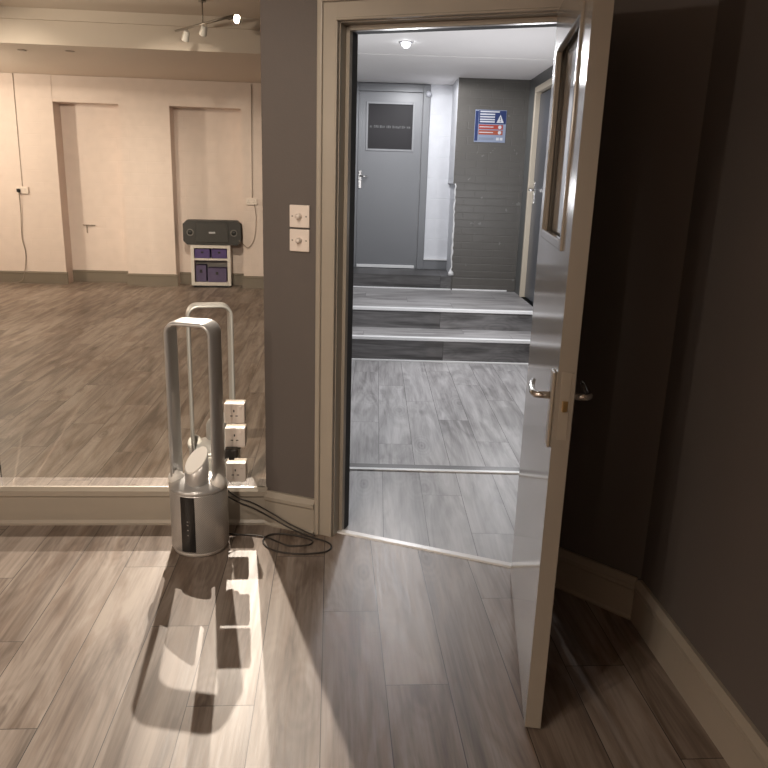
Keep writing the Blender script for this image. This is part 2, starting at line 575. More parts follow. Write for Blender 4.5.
# ------------------------------------------------------------------ room structure
bm = bmesh.new()
poly = [(-7.0, YB - 0.1), (XR + 0.1, YB - 0.1), (XR + 0.1, 2.27), tuple(SW(1.25, 0.05)[:2]), tuple(SW(0, 0.05)[:2]), (-0.30, 3.08), (-7.0, 3.08)]
add_prism(bm, poly, -0.1, 0.0, 'xy')
struct(link('floor', bm, M_floor), 'grey brown oak laminate floor of the studio')

bm = bmesh.new()
add_box(bm, (-7.1, YB - 0.1, CEIL), (XR + 0.1, 3.2, CEIL + 0.1))
struct(link('ceiling', bm, M_ceiling))

struct(box('wall_right', (XR, YB - 0.1, 0), (XR + 0.1, 2.30, CEIL), M_wall))
struct(box('wall_left', (-7.1, YB - 0.1, 0), (-7.0, 3.2, CEIL), M_plaster))

# mirror wall: plinth under the glass, lintel over it, added black void behind that holds the copied spots
bm = bmesh.new()
add_box(bm, (-7.0, YM, 0), (-0.276, YM + 0.10, 0.170))
add_box(bm, (-7.0, YM, 2.90), (-0.276, YM + 0.10, CEIL))
add_box(bm, (-7.0, YM, 0.170), (-4.60, YM + 0.10, 2.90))
struct(link('wall_mirror', bm, M_wall))
bm = bmesh.new()
add_box(bm, (-4.7, 7.8, 0), (-0.33, 7.85, CEIL))
add_box(bm, (-4.7, YM + 0.1, 0), (-4.65, 7.8, CEIL))
add_box(bm, (-0.345, YM + 0.1, 0), (-0.33, 7.8, CEIL))
add_box(bm, (-4.7, YM + 0.1, -0.05), (-0.33, 7.85, 0.0))
add_box(bm, (-4.7, YM + 0.1, CEIL), (-0.33, 7.85, CEIL + 0.05))
struct(link('wall_added_void', bm, M_black_void))

# doorway wall (local x = s, local y = w)
bm = bmesh.new()
add_box(bm, (-0.004, 0, 0), (OP0 - 0.022, 0.12, CEIL))
add_box(bm, (OP1 + 0.022, 0, 0), (1.255, 0.12, CEIL))
add_box(bm, (OP0 - 0.022, 0, OPZ + 0.022), (OP1 + 0.022, 0.12, CEIL))
struct(link('wall_doorway', bm, M_wall, None, W0, A_W))
p0 = SW(1.235, 0)
bm = bmesh.new()
add_prism(bm, [(p0.x, p0.y), (XR + 0.02, 2.27 - 0.02), (XR + 0.1, 2.32), (p0.x + 0.12, p0.y + 0.10)], 0, CEIL, 'xy')
struct(link('wall_corner', bm, M_wall))

# wall behind the camera: painted brick with shallow piers (seen in the mirror)
struct(box('wall_behind', (-7.0, YB - 0.1, 0), (XR, YB, CEIL), M_white_wall))
bm = bmesh.new()
struct(box('wall_behind_pier', (-7.0, YB, 0), (-3.63, YB + 0.27, 2.682), M_white_wall))
struct(box('wall_behind_pier', (-2.80, YB, 0), (-2.15, YB + 0.265, 2.682), M_white_wall))
struct(box('wall_behind_pier', (-1.225, YB, 0), (XR, YB + 0.27, 2.682), M_white_wall))
add_box(bm, (-7.0, YB, 2.36), (XR, YB + 0.264, 2.681))
struct(link('wall_behind_lintel', bm, M_white_wall))
# lowered ceiling along that wall
bm = bmesh.new()
add_box(bm, (-7.0, YB, 2.683), (XR, -1.97, CEIL))
add_box(bm, (-7.0, -1.97, 2.90), (XR, -1.93, CEIL))
struct(link('ceiling_bulkhead', bm, M_ceiling))


def skirting(bm, x0, x1, y, h=0.165, t=0.02, sgn=1):
    """flat board with a small moulded top, face towards +y*sgn"""
    pr = [(y, 0), (y + sgn * t, 0), (y + sgn * t, h - 0.035), (y + sgn * (t * 1.25), h - 0.028), (y + sgn * (t * 1.25), h - 0.012), (y + sgn * t * 0.6, h), (y, h)]
    add_prism(bm, pr, x0, x1, 'yz')


bm = bmesh.new()
skirting(bm, -7.0, -3.61, YB + 0.27)
skirting(bm, -3.63, -2.80, YB)
skirting(bm, -2.82, -2.13, YB + 0.265)
skirting(bm, -2.15, -1.225, YB)
skirting(bm, -1.245, XR, YB + 0.27)
struct(link('baseboard_behind', bm, M_skirt))

bm = bmesh.new()
# profile towards the room (-y): board, quarter round at the floor, cap ledge under the mirror
pr = [(YM, 0), (YM - 0.030, 0), (YM - 0.030, 0.010), (YM - 0.021, 0.022), (YM - 0.021, 0.128), (YM - 0.027, 0.136), (YM - 0.026, 0.158), (YM - 0.008, 0.170), (YM, 0.1705)]
add_prism(bm, pr, -7.0, -0.272, 'yz')
struct(link('baseboard_mirror', bm, M_wood))
bm = bmesh.new()
pr = [(0, 0), (-0.028, 0), (-0.028, 0.008), (-0.021, 0.016), (-0.021, 0.112), (-0.027, 0.122), (-0.027, 0.136), (-0.012, 0.158), (0, 0.158)]
add_prism(bm, pr, 0.0, OP0 - 0.086, 'yz')
struct(link('baseboard_doorway', bm, M_wood, None, W0, A_W))
bm = bmesh.new()
a_c = math.atan2(2.27 - p0.y, XR - p0.x)
add_prism(bm, pr, 0.0, 0.36, 'yz')
struct(link('baseboard_corner', bm, M_wood, None, p0, a_c))
bm = bmesh.new()
pr2 = [(XR, 0), (XR - 0.024, 0), (XR - 0.021, 0.118), (XR - 0.027, 0.128), (XR - 0.027, 0.142), (XR - 0.012, 0.16), (XR, 0.16)]
add_prism(bm, pr2, YB + 0.27, 2.26, 'xz')
struct(link('baseboard_right', bm, M_wood))

# ------------------------------------------------------------------ door frame (lining, stops, architraves)
bm = bmesh.new()
for s0, s1 in ((OP0 - 0.022, OP0), (OP1, OP1 + 0.022)):
    add_box(bm, (s0, -0.001, 0), (s1, 0.125, OPZ))
add_box(bm, (OP0 - 0.022, -0.001, OPZ), (OP1 + 0.022, 0.125, OPZ + 0.022))
# stops
add_box(bm, (OP0, 0.048, 0), (OP0 + 0.016, 0.075, OPZ), 0, 0.002)
add_box(bm, (OP1 - 0.016, 0.048, 0), (OP1, 0.075, OPZ), 0, 0.002)
add_box(bm, (OP0, 0.048, OPZ - 0.018), (OP1, 0.075, OPZ), 0, 0.002)
# lobby-side half of the stops is painted grey
add_box(bm, (OP0 + 0.0005, 0.075, 0), (OP0 + 0.016, 0.124, OPZ - 0.018), 1)
add_box(bm, (OP1 - 0.016, 0.075, 0), (OP1 - 0.0005, 0.124, OPZ - 0.018), 1)
add_box(bm, (OP0, 0.075, OPZ - 0.018), (OP1, 0.124, OPZ - 0.0005), 1)
struct(link('trim_1', bm, [M_wood, M_jamb_dark], None, W0, A_W), 'taupe painted door lining with stops')
bm = bmesh.new()
AW = 0.088
# moulded architrave: flat, with raised outer band and inner bead
for (s0, s1, outer) in ((OP0 - AW + 0.004, OP0 - 0.004, -1), (OP1 + 0.004, OP1 + AW - 0.004, 1)):
    add_box(bm, (s0, -0.016, 0), (s1, 0, OPZ + AW), 0, 0.003)
    if outer < 0:
        add_box(bm, (s0, -0.026, 0), (s0 + 0.022, -0.014, OPZ + AW), 0, 0.005)
        add_box(bm, (s1 - 0.010, -0.021, 0), (s1, -0.014, OPZ + 0.004), 0, 0.003)
    else:
        add_box(bm, (s1 - 0.022, -0.026, 0), (s1, -0.014, OPZ + AW), 0, 0.005)
        add_box(bm, (s0, -0.021, 0), (s0 + 0.010, -0.014, OPZ + 0.004), 0, 0.003)
add_box(bm, (OP0 - AW + 0.004, -0.0158, OPZ + 0.004), (OP1 + AW - 0.004, 0, OPZ + AW), 0, 0.003)
add_box(bm, (OP0 - AW + 0.004, -0.0262, OPZ + AW - 0.022), (OP1 + AW - 0.004, -0.014, OPZ + AW + 0.0002), 0, 0.005)
add_box(bm, (OP0 - 0.012, -0.0212, OPZ + 0.004), (OP1 + 0.012, -0.014, OPZ + 0.014), 0, 0.003)
struct(link('trim_2', bm, M_wood, None, W0, A_W), 'taupe moulded architrave around the doorway')
# lobby-side face of the doorway wall is painted grey
bm = bmesh.new()
add_box(bm, (-0.05, 0.12, 0), (OP0 - 0.002, 0.125, LC))
add_box(bm, (OP1 + 0.002, 0.12, 0), (2.0, 0.125, LC))
add_box(bm, (OP0 - 0.002, 0.12, OPZ), (OP1 + 0.002, 0.125, LC))
struct(link('wall_lobby_front', bm, M_lob_wall, None, W0, A_W))
# threshold strip
bm = bmesh.new()
add_prism(bm, [(0.030, 0.0), (0.036, 0.006), (0.060, 0.008), (0.066, 0.0)], OP0 + 0.001, OP1 - 0.001, 'yz')
struct(link('trim_3', bm, M_nosing, None, W0, A_W), 'white metal threshold strip under the doorway')

# ------------------------------------------------------------------ open door leaf
DW, DT = 0.80, 0.044
d_dir = Vector((-0.182, -0.983, 0)).normalized()
foot = Vector((0.601, 1.722, 0))
DL = 0.838
org = foot - d_dir * DL
rz_leaf = math.atan2(d_dir.y, d_dir.x)
door = bpy.data.objects.new('door_1', None)
COL.objects.link(door)
door.location = (org.x, org.y, 0)
door.rotation_euler = (0, 0, rz_leaf)
struct(door, 'open taupe gloss door with a glazed upper panel')
z0, z1 = 0.008, 2.022
gx0, gx1, gz0, gz1 = 0.13, DL - 0.155, 1.33, 1.90     # glazed opening
bm = bmesh.new()
add_box(bm, (0, -DT, z0), (gx0, 0, z1))
add_box(bm, (gx1, -DT, z0), (DL, 0, z1), 0)
add_box(bm, (gx0, -DT, z0), (gx1, 0, gz0))
add_box(bm, (gx0, -DT, gz1), (gx1, 0, z1))
bmesh.ops.remove_doubles(bm, verts=bm.verts, dist=1e-5)
link('leaf', bm, M_leaf, door)
bm = bmesh.new()
for yy0, yy1 in ((-DT - 0.006, -DT + 0.012), (-0.012, 0.006)):
    t = 0.020
    add_box(bm, (gx0 - 0.006, yy0, gz0 - 0.006), (gx0 + t, yy1, gz1 + 0.006), 0, 0.003)
    add_box(bm, (gx1 - t, yy0, gz0 - 0.006), (gx1 + 0.006, yy1, gz1 + 0.006), 0, 0.003)
    add_box(bm, (gx0 + t, yy0, gz0 - 0.006), (gx1 - t, yy1, gz0 + t), 0, 0.003)
    add_box(bm, (gx0 + t, yy0, gz1 - t), (gx1 - t, yy1, gz1 + 0.006), 0, 0.003)
link('glazing_bead', bm, M_leaf, door)
box('glass_pane', (gx0 + 0.001, -DT / 2 - 0.003, gz0 + 0.001), (gx1 - 0.001, -DT / 2 + 0.003, gz1 - 0.001), M_pane, door)
HZ = 0.968
for sgn, y in ((-1, -DT), (1, 0.0)):
    bm = bmesh.new()
    ya, yb = (y - 0.008, y) if sgn < 0 else (y, y + 0.008)
    add_box(bm, (DL - 0.078, ya, HZ - 0.135), (DL - 0.034, yb, HZ + 0.065), 0, 0.003)
    pl = link('handle_plate', bm, M_wood if sgn < 0 else M_chrome, door)
    bm = bmesh.new()
    ys = y + sgn * 0.008
    add_tube(bm, [(DL - 0.056, ys, HZ), (DL - 0.056, ys + sgn * 0.030, HZ), (DL - 0.058, ys + sgn * 0.036, HZ), (DL - 0.075, ys + sgn * 0.042, HZ),
                  (DL - 0.115, ys + sgn * 0.042, HZ), (DL - 0.145, ys + sgn * 0.040, HZ + 0.004), (DL - 0.160, ys + sgn * 0.034, HZ + 0.012)],
             [0.010, 0.009, 0.009, 0.009, 0.008, 0.008, 0.006], 12)
    lv = link('lever', bm, M_chrome, pl)
bm = bmesh.new()
add_box(bm, (DL - 0.0005, -DT + 0.010, HZ - 0.10), (DL + 0.0015, -0.010, HZ + 0.075), 0, 0.0005)
fp = link('lock_faceplate', bm, M_wood, door)
bm = bmesh.new()
add_prism(bm, [(-DT + 0.016, 0.001), (-0.014, 0.001), (-0.014, 0.004), (-DT + 0.018, 0.013)], HZ - 0.024, HZ + 0.002, 'xy')
for v in bm.verts:                       # outline was drawn in (y, x)
    v.co = Vector((DL + v.co.y, v.co.x, v.co.z))
link('latch', bm, M_brass, fp)
bm = bmesh.new()
for zc in (0.22, 1.05, 1.82):
    add_tube(bm, [(-0.005, 0.006, zc - 0.045), (-0.005, 0.006, zc + 0.045)], 0.006, 10)
link('hinge', bm, M_chrome, door)

# ------------------------------------------------------------------ lobby structure (local u, v)
L = dict(loc=(0, 0, 0), rz=A_LOB)
bm = bmesh.new()
add_prism(bm, [(-0.45, 2.9), (0.9, 2.5), (1.75, 2.0), (1.75, 3.69), (-0.45, 3.69)], -0.1, -0.0005, 'xy')
struct(link('floor_lobby_front', bm, wood_floor('grey_laminate_front', LOBBY_TONES, x0=0.068, joint=1.2), None, **L))
struct(box('floor_lobby', (-0.45, 3.69, -0.1), (1.75, 6.20, 0.0), M_lobby, None, **L))
struct(box('trim_4', (-0.40, 3.675, 0.0), (1.50, 3.705, 0.007), M_nosing, None, 0.002, **L), 'white floor strip across the lobby')
struct(box('trim_5', (-0.40, 3.7055, 0.0), (1.50, 3.765, 0.005), M_strip_dark, None, 0.001, **L), 'dark grey floor strip across the lobby')
H1, H2, H3 = 0.211, 0.393, 0.540
R1, R2, R3 = 6.19, 6.61, 7.90
UL, UR = -0.33, 1.50
bm = bmesh.new()
add_box(bm, (UL - 0.1, 3.22, 0), (UL, 8.6, LC + 0.1))
struct(link('wall_lobby_left', bm, M_lob_wall, None, **L))
bm = bmesh.new()
JV0, JV1 = 6.72, 7.56                  # opening for the side door
add_box(bm, (UR, 2.0, 0), (UR + 0.1, JV0, LC + 0.1))
add_box(bm, (UR, JV1, 0), (UR + 0.1, 8.6, LC + 0.1))
add_box(bm, (UR, JV0, 2.40), (UR + 0.1, JV1, LC + 0.1))
struct(link('wall_lobby_right', bm, M_lob_wall, None, **L))
struct(box('wall_lobby_end', (UL - 0.1, 8.5, 0), (UR + 0.1, 8.6, LC + 0.1), M_lob_white, None, **L))
bm = bmesh.new()
add_box(bm, (UL - 0.1, 2.0, LC), (UR + 0.1, 6.68, LC + 0.1))
add_box(bm, (UL - 0.1, 6.68, LC - 0.004), (UR + 0.1, 8.6, LC + 0.1))
struct(link('ceiling_lobby', bm, M_lob_ceiling, None, **L))
# brick pier with the sign on it
CU0, CU1 = 0.812, UR
bm = bmesh.new()
add_box(bm, (CU0, R3, H2 - 0.01), (CU1, 8.5, 1.49))[5].material_index = 1
add_box(bm, (CU0 - 0.028, R3 - 0.002, 1.49), (CU1, 8.5, LC))[5].material_index = 1
pier = struct(link('wall_pier', bm, [M_col, M_lob_white], None, **L), 'grey painted brick pier in the lobby')
bm = bmesh.new()
pts = []
for i in range(34):                     # worn, ragged left edge of the pier
    z = H3 + 0.01 + i * (1.48 - H3) / 33
    pts.append((CU0 - 0.004 + random.uniform(-0.006, 0.006), R3 + random.uniform(-0.002, 0.004), z))
rr = [random.uniform(0.005, 0.012) for _ in pts]
rr[0] = 0.035
rr[1] = 0.028
add_tube(bm, pts, rr, 8)
link('worn_edge', bm, M_worn, pier)
struct(box('baseboard_pier', (CU0 + 0.01, R3 - 0.02, H2), (CU1, R3, H2 + 0.135), M_col, None, 0.004, **L))
struct(box('trim_6', (CU0 + 0.012, R3 - 0.032, H2), (CU1 - 0.09, R3 - 0.02, H2 + 0.016), M_nosing, None, 0.004, **L))
struct(box('baseboard_lobby_end', (0.545, 8.475, H3), (CU0, 8.5, H3 + 0.105), M_door_grey, None, 0.003, **L))
struct(box('trim_7', (0.545, 8.462, H3 + 0.105), (CU0, 8.5, H3 + 0.122), M_nosing, None, 0.003, **L))


def step(label, v0, v1, zt, zb, u1, mats, base_trim):
    t = thing('step', label, 'step', LB(0.5, (v0 + v1) / 2, zb), A_LOB)
    du, dv = 0.5, (v0 + v1) / 2
    u1 -= 0.004
    box('tread', (UL + 0.004 - du, v0 - dv, zt - zb - 0.022), (u1 - du, v1 - dv, zt - zb), mats[0], t)
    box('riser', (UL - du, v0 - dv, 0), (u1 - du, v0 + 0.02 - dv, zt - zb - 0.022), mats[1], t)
    bm = bmesh.new()
    add_box(bm, (UL - du, v0 - dv - 0.014, zt - zb - 0.024), (u1 - du, v0 - dv, zt - zb + 0.003), 0, 0.003)
    add_box(bm, (UL - du, v0 - dv, zt - zb), (u1 - du, v0 - dv + 0.035, zt - zb + 0.003))
    link('nosing', bm, M_nosing, t)
    if base_trim:
        box('base_trim', (UL - du, v0 - dv - 0.016, 0.0005), (u1 - du, v0 - dv, 0.016), M_nosing, t, 0.003)
    return t


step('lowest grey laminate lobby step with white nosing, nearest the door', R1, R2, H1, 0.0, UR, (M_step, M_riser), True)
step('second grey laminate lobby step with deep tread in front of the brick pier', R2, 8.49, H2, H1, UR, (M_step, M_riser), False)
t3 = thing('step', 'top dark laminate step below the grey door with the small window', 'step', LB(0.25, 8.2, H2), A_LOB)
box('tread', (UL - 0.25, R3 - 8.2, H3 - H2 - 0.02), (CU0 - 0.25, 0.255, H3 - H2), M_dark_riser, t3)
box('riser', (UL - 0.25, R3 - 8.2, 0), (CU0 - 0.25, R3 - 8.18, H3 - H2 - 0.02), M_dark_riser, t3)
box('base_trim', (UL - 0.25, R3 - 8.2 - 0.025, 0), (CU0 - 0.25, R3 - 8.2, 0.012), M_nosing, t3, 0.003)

# ------------------------------------------------------------------ far door with window
bm = bmesh.new()
DU0, DU1, DZ0, DZ1 = -0.222, 0.470, H3 + 0.012, 2.415
fw = 0.075
add_box(bm, (DU0 - fw, 8.455, H3), (DU0, 8.5, DZ1 + 0.085), 0, 0.004)
add_box(bm, (DU1, 8.455, H3), (DU1 + fw, 8.5, DZ1 + 0.085), 0, 0.004)
add_box(bm, (DU0, 8.455, DZ1 + 0.004), (DU1, 8.5, DZ1 + 0.085), 0, 0.004)
struct(link('trim_8', bm, M_door_grey, None, **L), 'grey frame of the far door')
fd = bpy.data.objects.new('door_2', None)
COL.objects.link(fd)
fd.location = LB(DU0, 8.47, H3)
fd.rotation_euler = (0, 0, A_LOB)
struct(fd, 'closed blue grey door with a square dark window, at the end of the lobby')
w, h0, h1 = DU1 - DU0, 0.012, DZ1 - H3
wx0, wx1, wz0, wz1 = 0.105, 0.585, 1.292, 1.752
bm = bmesh.new()
add_box(bm, (0.004, 0, h0), (wx0, 0.04, h1))
add_box(bm, (wx1, 0, h0), (w - 0.004, 0.04, h1))
add_box(bm, (wx0, 0, h0), (wx1, 0.04, wz0))
add_box(bm, (wx0, 0, wz1), (wx1, 0.04, h1))
link('leaf', bm, M_door_grey, fd)
bm = bmesh.new()
t = 0.022
for lo, hi in (((wx0 - t, -0.010, wz0 - t), (wx0, 0.01, wz1 + t)), ((wx1, -0.010, wz0 - t), (wx1 + t, 0.01, wz1 + t)),
               ((wx0, -0.010, wz0 - t), (wx1, 0.01, wz0)), ((wx0, -0.010, wz1), (wx1, 0.01, wz1 + t))):
    add_box(bm, lo, hi, 0, 0.003)
link('window_bead', bm, plain('pale_grey_bead', (0.26, 0.265, 0.275), 0.4), fd)
wp = box('window_pane', (wx0, 0.012, wz0), (wx1, 0.020, wz1), M_dark_pane, fd)
bm = bmesh.new()
x = wx0 + 0.02                           # line of small pale lettering, too small to read
rl = random.Random(9)
while x < wx1 - 0.03:
    cw = rl.uniform(0.008, 0.016)
    zc = (wz0 + wz1) / 2
    add_box(bm, (x, 0.010, zc - 0.013), (x + 0.004, 0.0118, zc + 0.011))
    add_box(bm, (x, 0.010, zc + rl.choice((-0.013, -0.002, 0.007))), (x + cw, 0.0118, zc + rl.choice((-0.009, 0.002, 0.011)) + 0.003))
    if rl.random() < 0.5:
        add_box(bm, (x + cw - 0.004, 0.010, zc - 0.013), (x + cw, 0.0118, zc + 0.011))
    x += cw + (0.018 if rl.random() < 0.12 else 0.006)
link('lettering', bm, plain('faded_lettering', (0.13, 0.13, 0.13), 0.5), wp)
box('kick_strip', (0.01, -0.012, 0.006), (w - 0.03, 0.0, 0.04), M_nosing, fd, 0.003)
bm = bmesh.new()
add_box(bm, (0.012, -0.008, 0.87), (0.045, 0, 1.06), 0, 0.003)
pl = link('handle_plate', bm, M_chrome, fd)
bm = bmesh.new()
add_tube(bm, [(0.03, -0.006, 1.00), (0.03, -0.045, 1.00), (0.05, -0.055, 1.0), (0.115, -0.055, 0.995)], 0.009, 10)
link('lever', bm, M_chrome, pl)
# light coloured round cap at the corner of the frame
bm = bmesh.new()
add_lathe(bm, [(0.001, 0), (0.030, 0), (0.032, 0.02), (0.022, 0.040), (0.001, 0.046)], 20)
tag(link('door_sensor', bm, M_signwhite, None, LB(DU1 + 0.052, 8.455, DZ1 - 0.01), rot3=(R(90), 0, A_LOB)), 'small round white sensor at the top corner of the far grey door frame', 'sensor')

# ------------------------------------------------------------------ side door on the lobby's right wall
bm = bmesh.new()
add_box(bm, (UR - 0.015, JV1 - 0.055, H2), (UR + 0.11, JV1 + 0.0, 2.40), 0, 0.004)
add_box(bm, (UR - 0.015, JV0, H2), (UR + 0.11, JV0 + 0.055, 2.40), 0, 0.004)
add_box(bm, (UR - 0.015, JV0 + 0.055, 2.345), (UR + 0.11, JV1 - 0.055, 2.40), 0, 0.004)
struct(link('trim_9', bm, M_cream, None, **L), 'cream frame of the lobby side door')
sd = bpy.data.objects.new('door_3', None)
COL.objects.link(sd)
sd.location = LB(UR + 0.03, JV0 + 0.06, H2)
sd.rotation_euler = (0, 0, A_LOB)
struct(sd, 'slate coloured side door on the right of the lobby')
dl = JV1 - JV0 - 0.12
box('leaf', (0.0, 0.0, 0.01), (0.044, dl, 1.94), M_door_dark, sd, 0.002)
bm = bmesh.new()
add_box(bm, (-0.008, dl - 0.09, 0.93), (0, dl - 0.045, 1.14), 0, 0.003)
pl = link('handle_plate', bm, M_chrome, sd)
bm = bmesh.new()
add_tube(bm, [(-0.006, dl - 0.067, 1.06), (-0.045, dl - 0.067, 1.06), (-0.055, dl - 0.09, 1.06), (-0.055, dl - 0.17, 1.055)], 0.010, 10)
link('lever', bm, M_chrome, pl)
struct(box('wall_side_passage', (UR + 0.101, JV0 - 0.05, 0), (UR + 0.12, JV1 + 0.05, LC), M_door_dark, None, **L))

# ------------------------------------------------------------------ safety sign on the pier
sx0, sx1, sz0, sz1 = 0.968, 1.285, 1.905, 2.215
sg = thing('safety_sign', 'blue and red safety notice with a warning triangle on the grey brick pier', 'sign', LB(sx0, R3 - 0.0025, sz0), A_LOB)
w, h = sx1 - sx0, sz1 - sz0
box('board', (0, -0.004, 0), (w, 0, h), M_signpale, sg, 0.001)
box('blue_panel', (0.038, -0.0050, h * 0.57), (w - 0.004, -0.004, h - 0.006), M_blue, sg)
box('red_band', (0.042, -0.0050, h * 0.405), (w - 0.03, -0.004, h * 0.545), M_red, sg)
box('red_band', (0.042, -0.0050, h * 0.235), (w - 0.03, -0.004, h * 0.375), M_orange, sg)
box('blue_panel', (0.004, -0.0050, h * 0.04), (0.034, -0.004, h * 0.96), M_blue, sg)
bm = bmesh.new()
for zf, x1 in ((0.945, 0.245), (0.865, 0.20), (0.785, 0.20), (0.705, 0.20), (0.635, 0.20)):
    add_box(bm, (0.05, -0.0056, h * zf - 0.0065), (x1, -0.005, h * zf + 0.0065))
add_box(bm, (0.05, -0.0056, h * 0.475 - 0.004), (0.19, -0.005, h * 0.475 + 0.004))
add_box(bm, (0.05, -0.0056, h * 0.305 - 0.004), (0.19, -0.005, h * 0.305 + 0.004))
link('text_line', bm, M_signwhite, sg)
bm = bmesh.new()
add_box(bm, (0.05, -0.0048, h * 0.11 - 0.012), (0.20, -0.004, h * 0.11 + 0.012))
link('text_line', bm, plain('sign_grey_text', (0.20, 0.23, 0.30), 0.4), sg)
bm = bmesh.new()
add_prism(bm, [(0.218, h * 0.61), (0.292, h * 0.61), (0.255, h * 0.86)], -0.0056, -0.005, 'xz')
tri = link('warning_triangle', bm, M_signwhite, sg)
bm = bmesh.new()
add_prism(bm, [(0.2505, h * 0.69), (0.2595, h * 0.69), (0.2575, h * 0.79), (0.2525, h * 0.79)], -0.0062, -0.0056, 'xz')
add_box(bm, (0.251, -0.0062, h * 0.635), (0.259, -0.0056, h * 0.665))
link('exclamation_mark', bm, M_blue, tri)
for zf in (0.475, 0.305):
    bm = bmesh.new()
    add_lathe(bm, [(0.017, 0), (0.017, 0.0007)], 20)
    for v in bm.verts:
        v.co = Vector((0.255 + v.co.x, -0.005 - v.co.z, h * zf + v.co.y))
    link('pictogram', bm, M_signwhite, sg)
bm = bmesh.new()
for xx in (0.225, 0.262):
    add_box(bm, (xx, -0.0048, h * 0.11 - 0.013), (xx + 0.028, -0.004, h * 0.11 + 0.013))
link('pictogram', bm, M_signwhite, sg)

# ------------------------------------------------------------------ lobby downlight
dlp = LB(0.189, 6.097, LC)
dn = thing('downlight', 'lit white recessed downlight in the lobby ceiling above the steps', 'ceiling light', dlp, A_LOB)
bm = bmesh.new()
add_lathe(bm, [(0.036, -0.001), (0.050, -0.001), (0.052, -0.006), (0.036, -0.007)], 28)
link('bezel', bm, M_signwhite, dn)
bm = bmesh.new()
add_lathe(bm, [(0.001, -0.042), (0.018, -0.038), (0.030, -0.024), (0.036, -0.006), (0.036, -0.001), (0.001, -0.001)], 28)
link('lens', bm, M_bulb_cool, dn)

# ------------------------------------------------------------------ mirrors
def mirror(name, x0, x1, label):
    bm = bmesh.new()
    fs = add_box(bm, (x0, YM, 0.172), (x1, YM + 0.006, 2.895))
    for i, f_ in enumerate(fs):
        f_.material_index = 0 if i == 2 else 1
    o = link(name, bm, [M_mirror, M_clear])
    return tag(o, label, 'mirror')


mirror('wall_mirror_panel', -1.401, -0.2755, 'large frameless wall mirror panel behind the silver fan, reflecting the white room')
mirror('wall_mirror_panel', -4.60, -1.405, 'next wall mirror panel, only a sliver at the left edge of the photo')

# ------------------------------------------------------------------ light switches on the grey wall
def switch(z, label):
    t = thing('light_switch', label, 'light switch', SW(0.163, 0, z), A_W, None)
    bm = bmesh.new()
    add_box(bm, (-0.043, -0.010, -0.043), (0.043, 0, 0.043), 0, 0.003)
    link('plate', bm, M_plastic, t)
    bm = bmesh.new()
    add_lathe(bm, [(0.012, 0), (0.012, 0.006), (0.0095, 0.016), (0.009, 0.019), (0.001, 0.020)], 24)
    for v in bm.verts:
        v.co = Vector((v.co.x, -0.010 - v.co.z, v.co.y))
    link('dimmer_knob', bm, M_plastic, t)
    for sx in (-0.030, 0.030):
        bm = bmesh.new()
        add_tube(bm, [(sx, -0.0095, 0), (sx, -0.0108, 0)], 0.0035, 10)
        link('screw', bm, M_bronze, t)
    return t


switch(1.342, 'upper of the two white dimmer switches on the grey wall')
switch(1.249, 'lower of the two white dimmer switches on the grey wall')

# ------------------------------------------------------------------ sockets fixed to the mirror beside the fan
def socket(z, label, loc=None, rz=0.0, double=False):
    t = thing('wall_socket', label, 'socket', loc or (-0.405, YM, z), rz)
    hw = 0.073 if double else 0.043
    bm = bmesh.new()
    add_box(bm, (-hw, -0.034, -0.043), (hw, 0, 0.043), 0, 0.004)
    link('box', bm, M_plastic, t)
    for cx_ in ((-0.037, 0.037) if double else (-0.002,)):
        bm = bmesh.new()
        for dx, dz, a_, b_ in ((0, 0.012, 0.0025, 0.005), (-0.011, -0.010, 0.005, 0.002), (0.011, -0.010, 0.005, 0.002)):
            add_box(bm, (cx_ + dx - a_, -0.0348, dz - b_), (cx_ + dx + a_, -0.0335, dz + b_))
        link('pin_slot', bm, M_black, t)
    for cx_ in ((-0.012, 0.012) if double else (0.024,)):
        bm = bmesh.new()
        add_box(bm, (cx_ - 0.006, -0.038, 0.020), (cx_ + 0.006, -0.033, 0.034), 0, 0.002)
        link('rocker', bm, M_plastic, t)
    return t


socket(0.517, 'topmost of the three white sockets stacked on the mirror beside the fan')
socket(0.408, 'middle of the three white sockets stacked on the mirror beside the fan')
socket(0.249, 'lowest of the three white sockets on the mirror, just above the baseboard')

# ------------------------------------------------------------------ silver bladeless fan
FX, FY = -0.531, 2.838
YAW = R(-13.5)                         # faces a little to the left of the camera
fan = thing('bladeless_fan', 'silver bladeless tower fan and air purifier standing in front of the mirror', 'fan', (FX, FY, 0), YAW)
bm = bmesh.new()
add_lathe(bm, [(0.098, 0.0), (0.108, 0.002), (0.110, 0.012), (0.113, 0.018)], 56)
link('foot_ring', bm, M_silver_light, fan)
bm = bmesh.new()
add_lathe(bm, [(0.113, 0.018), (0.1155, 0.022), (0.1155, 0.264), (0.114, 0.268)], 72)
link('grille', bm, M_grille, fan)
bm = bmesh.new()
add_lathe(bm, [(0.114, 0.268), (0.1165, 0.271), (0.1165, 0.278), (0.113, 0.284), (0.106, 0.289), (0.094, 0.296), (0.080, 0.302), (0.064, 0.306), (0.05, 0.308)], 56)
link('shoulder', bm, M_silver, fan)
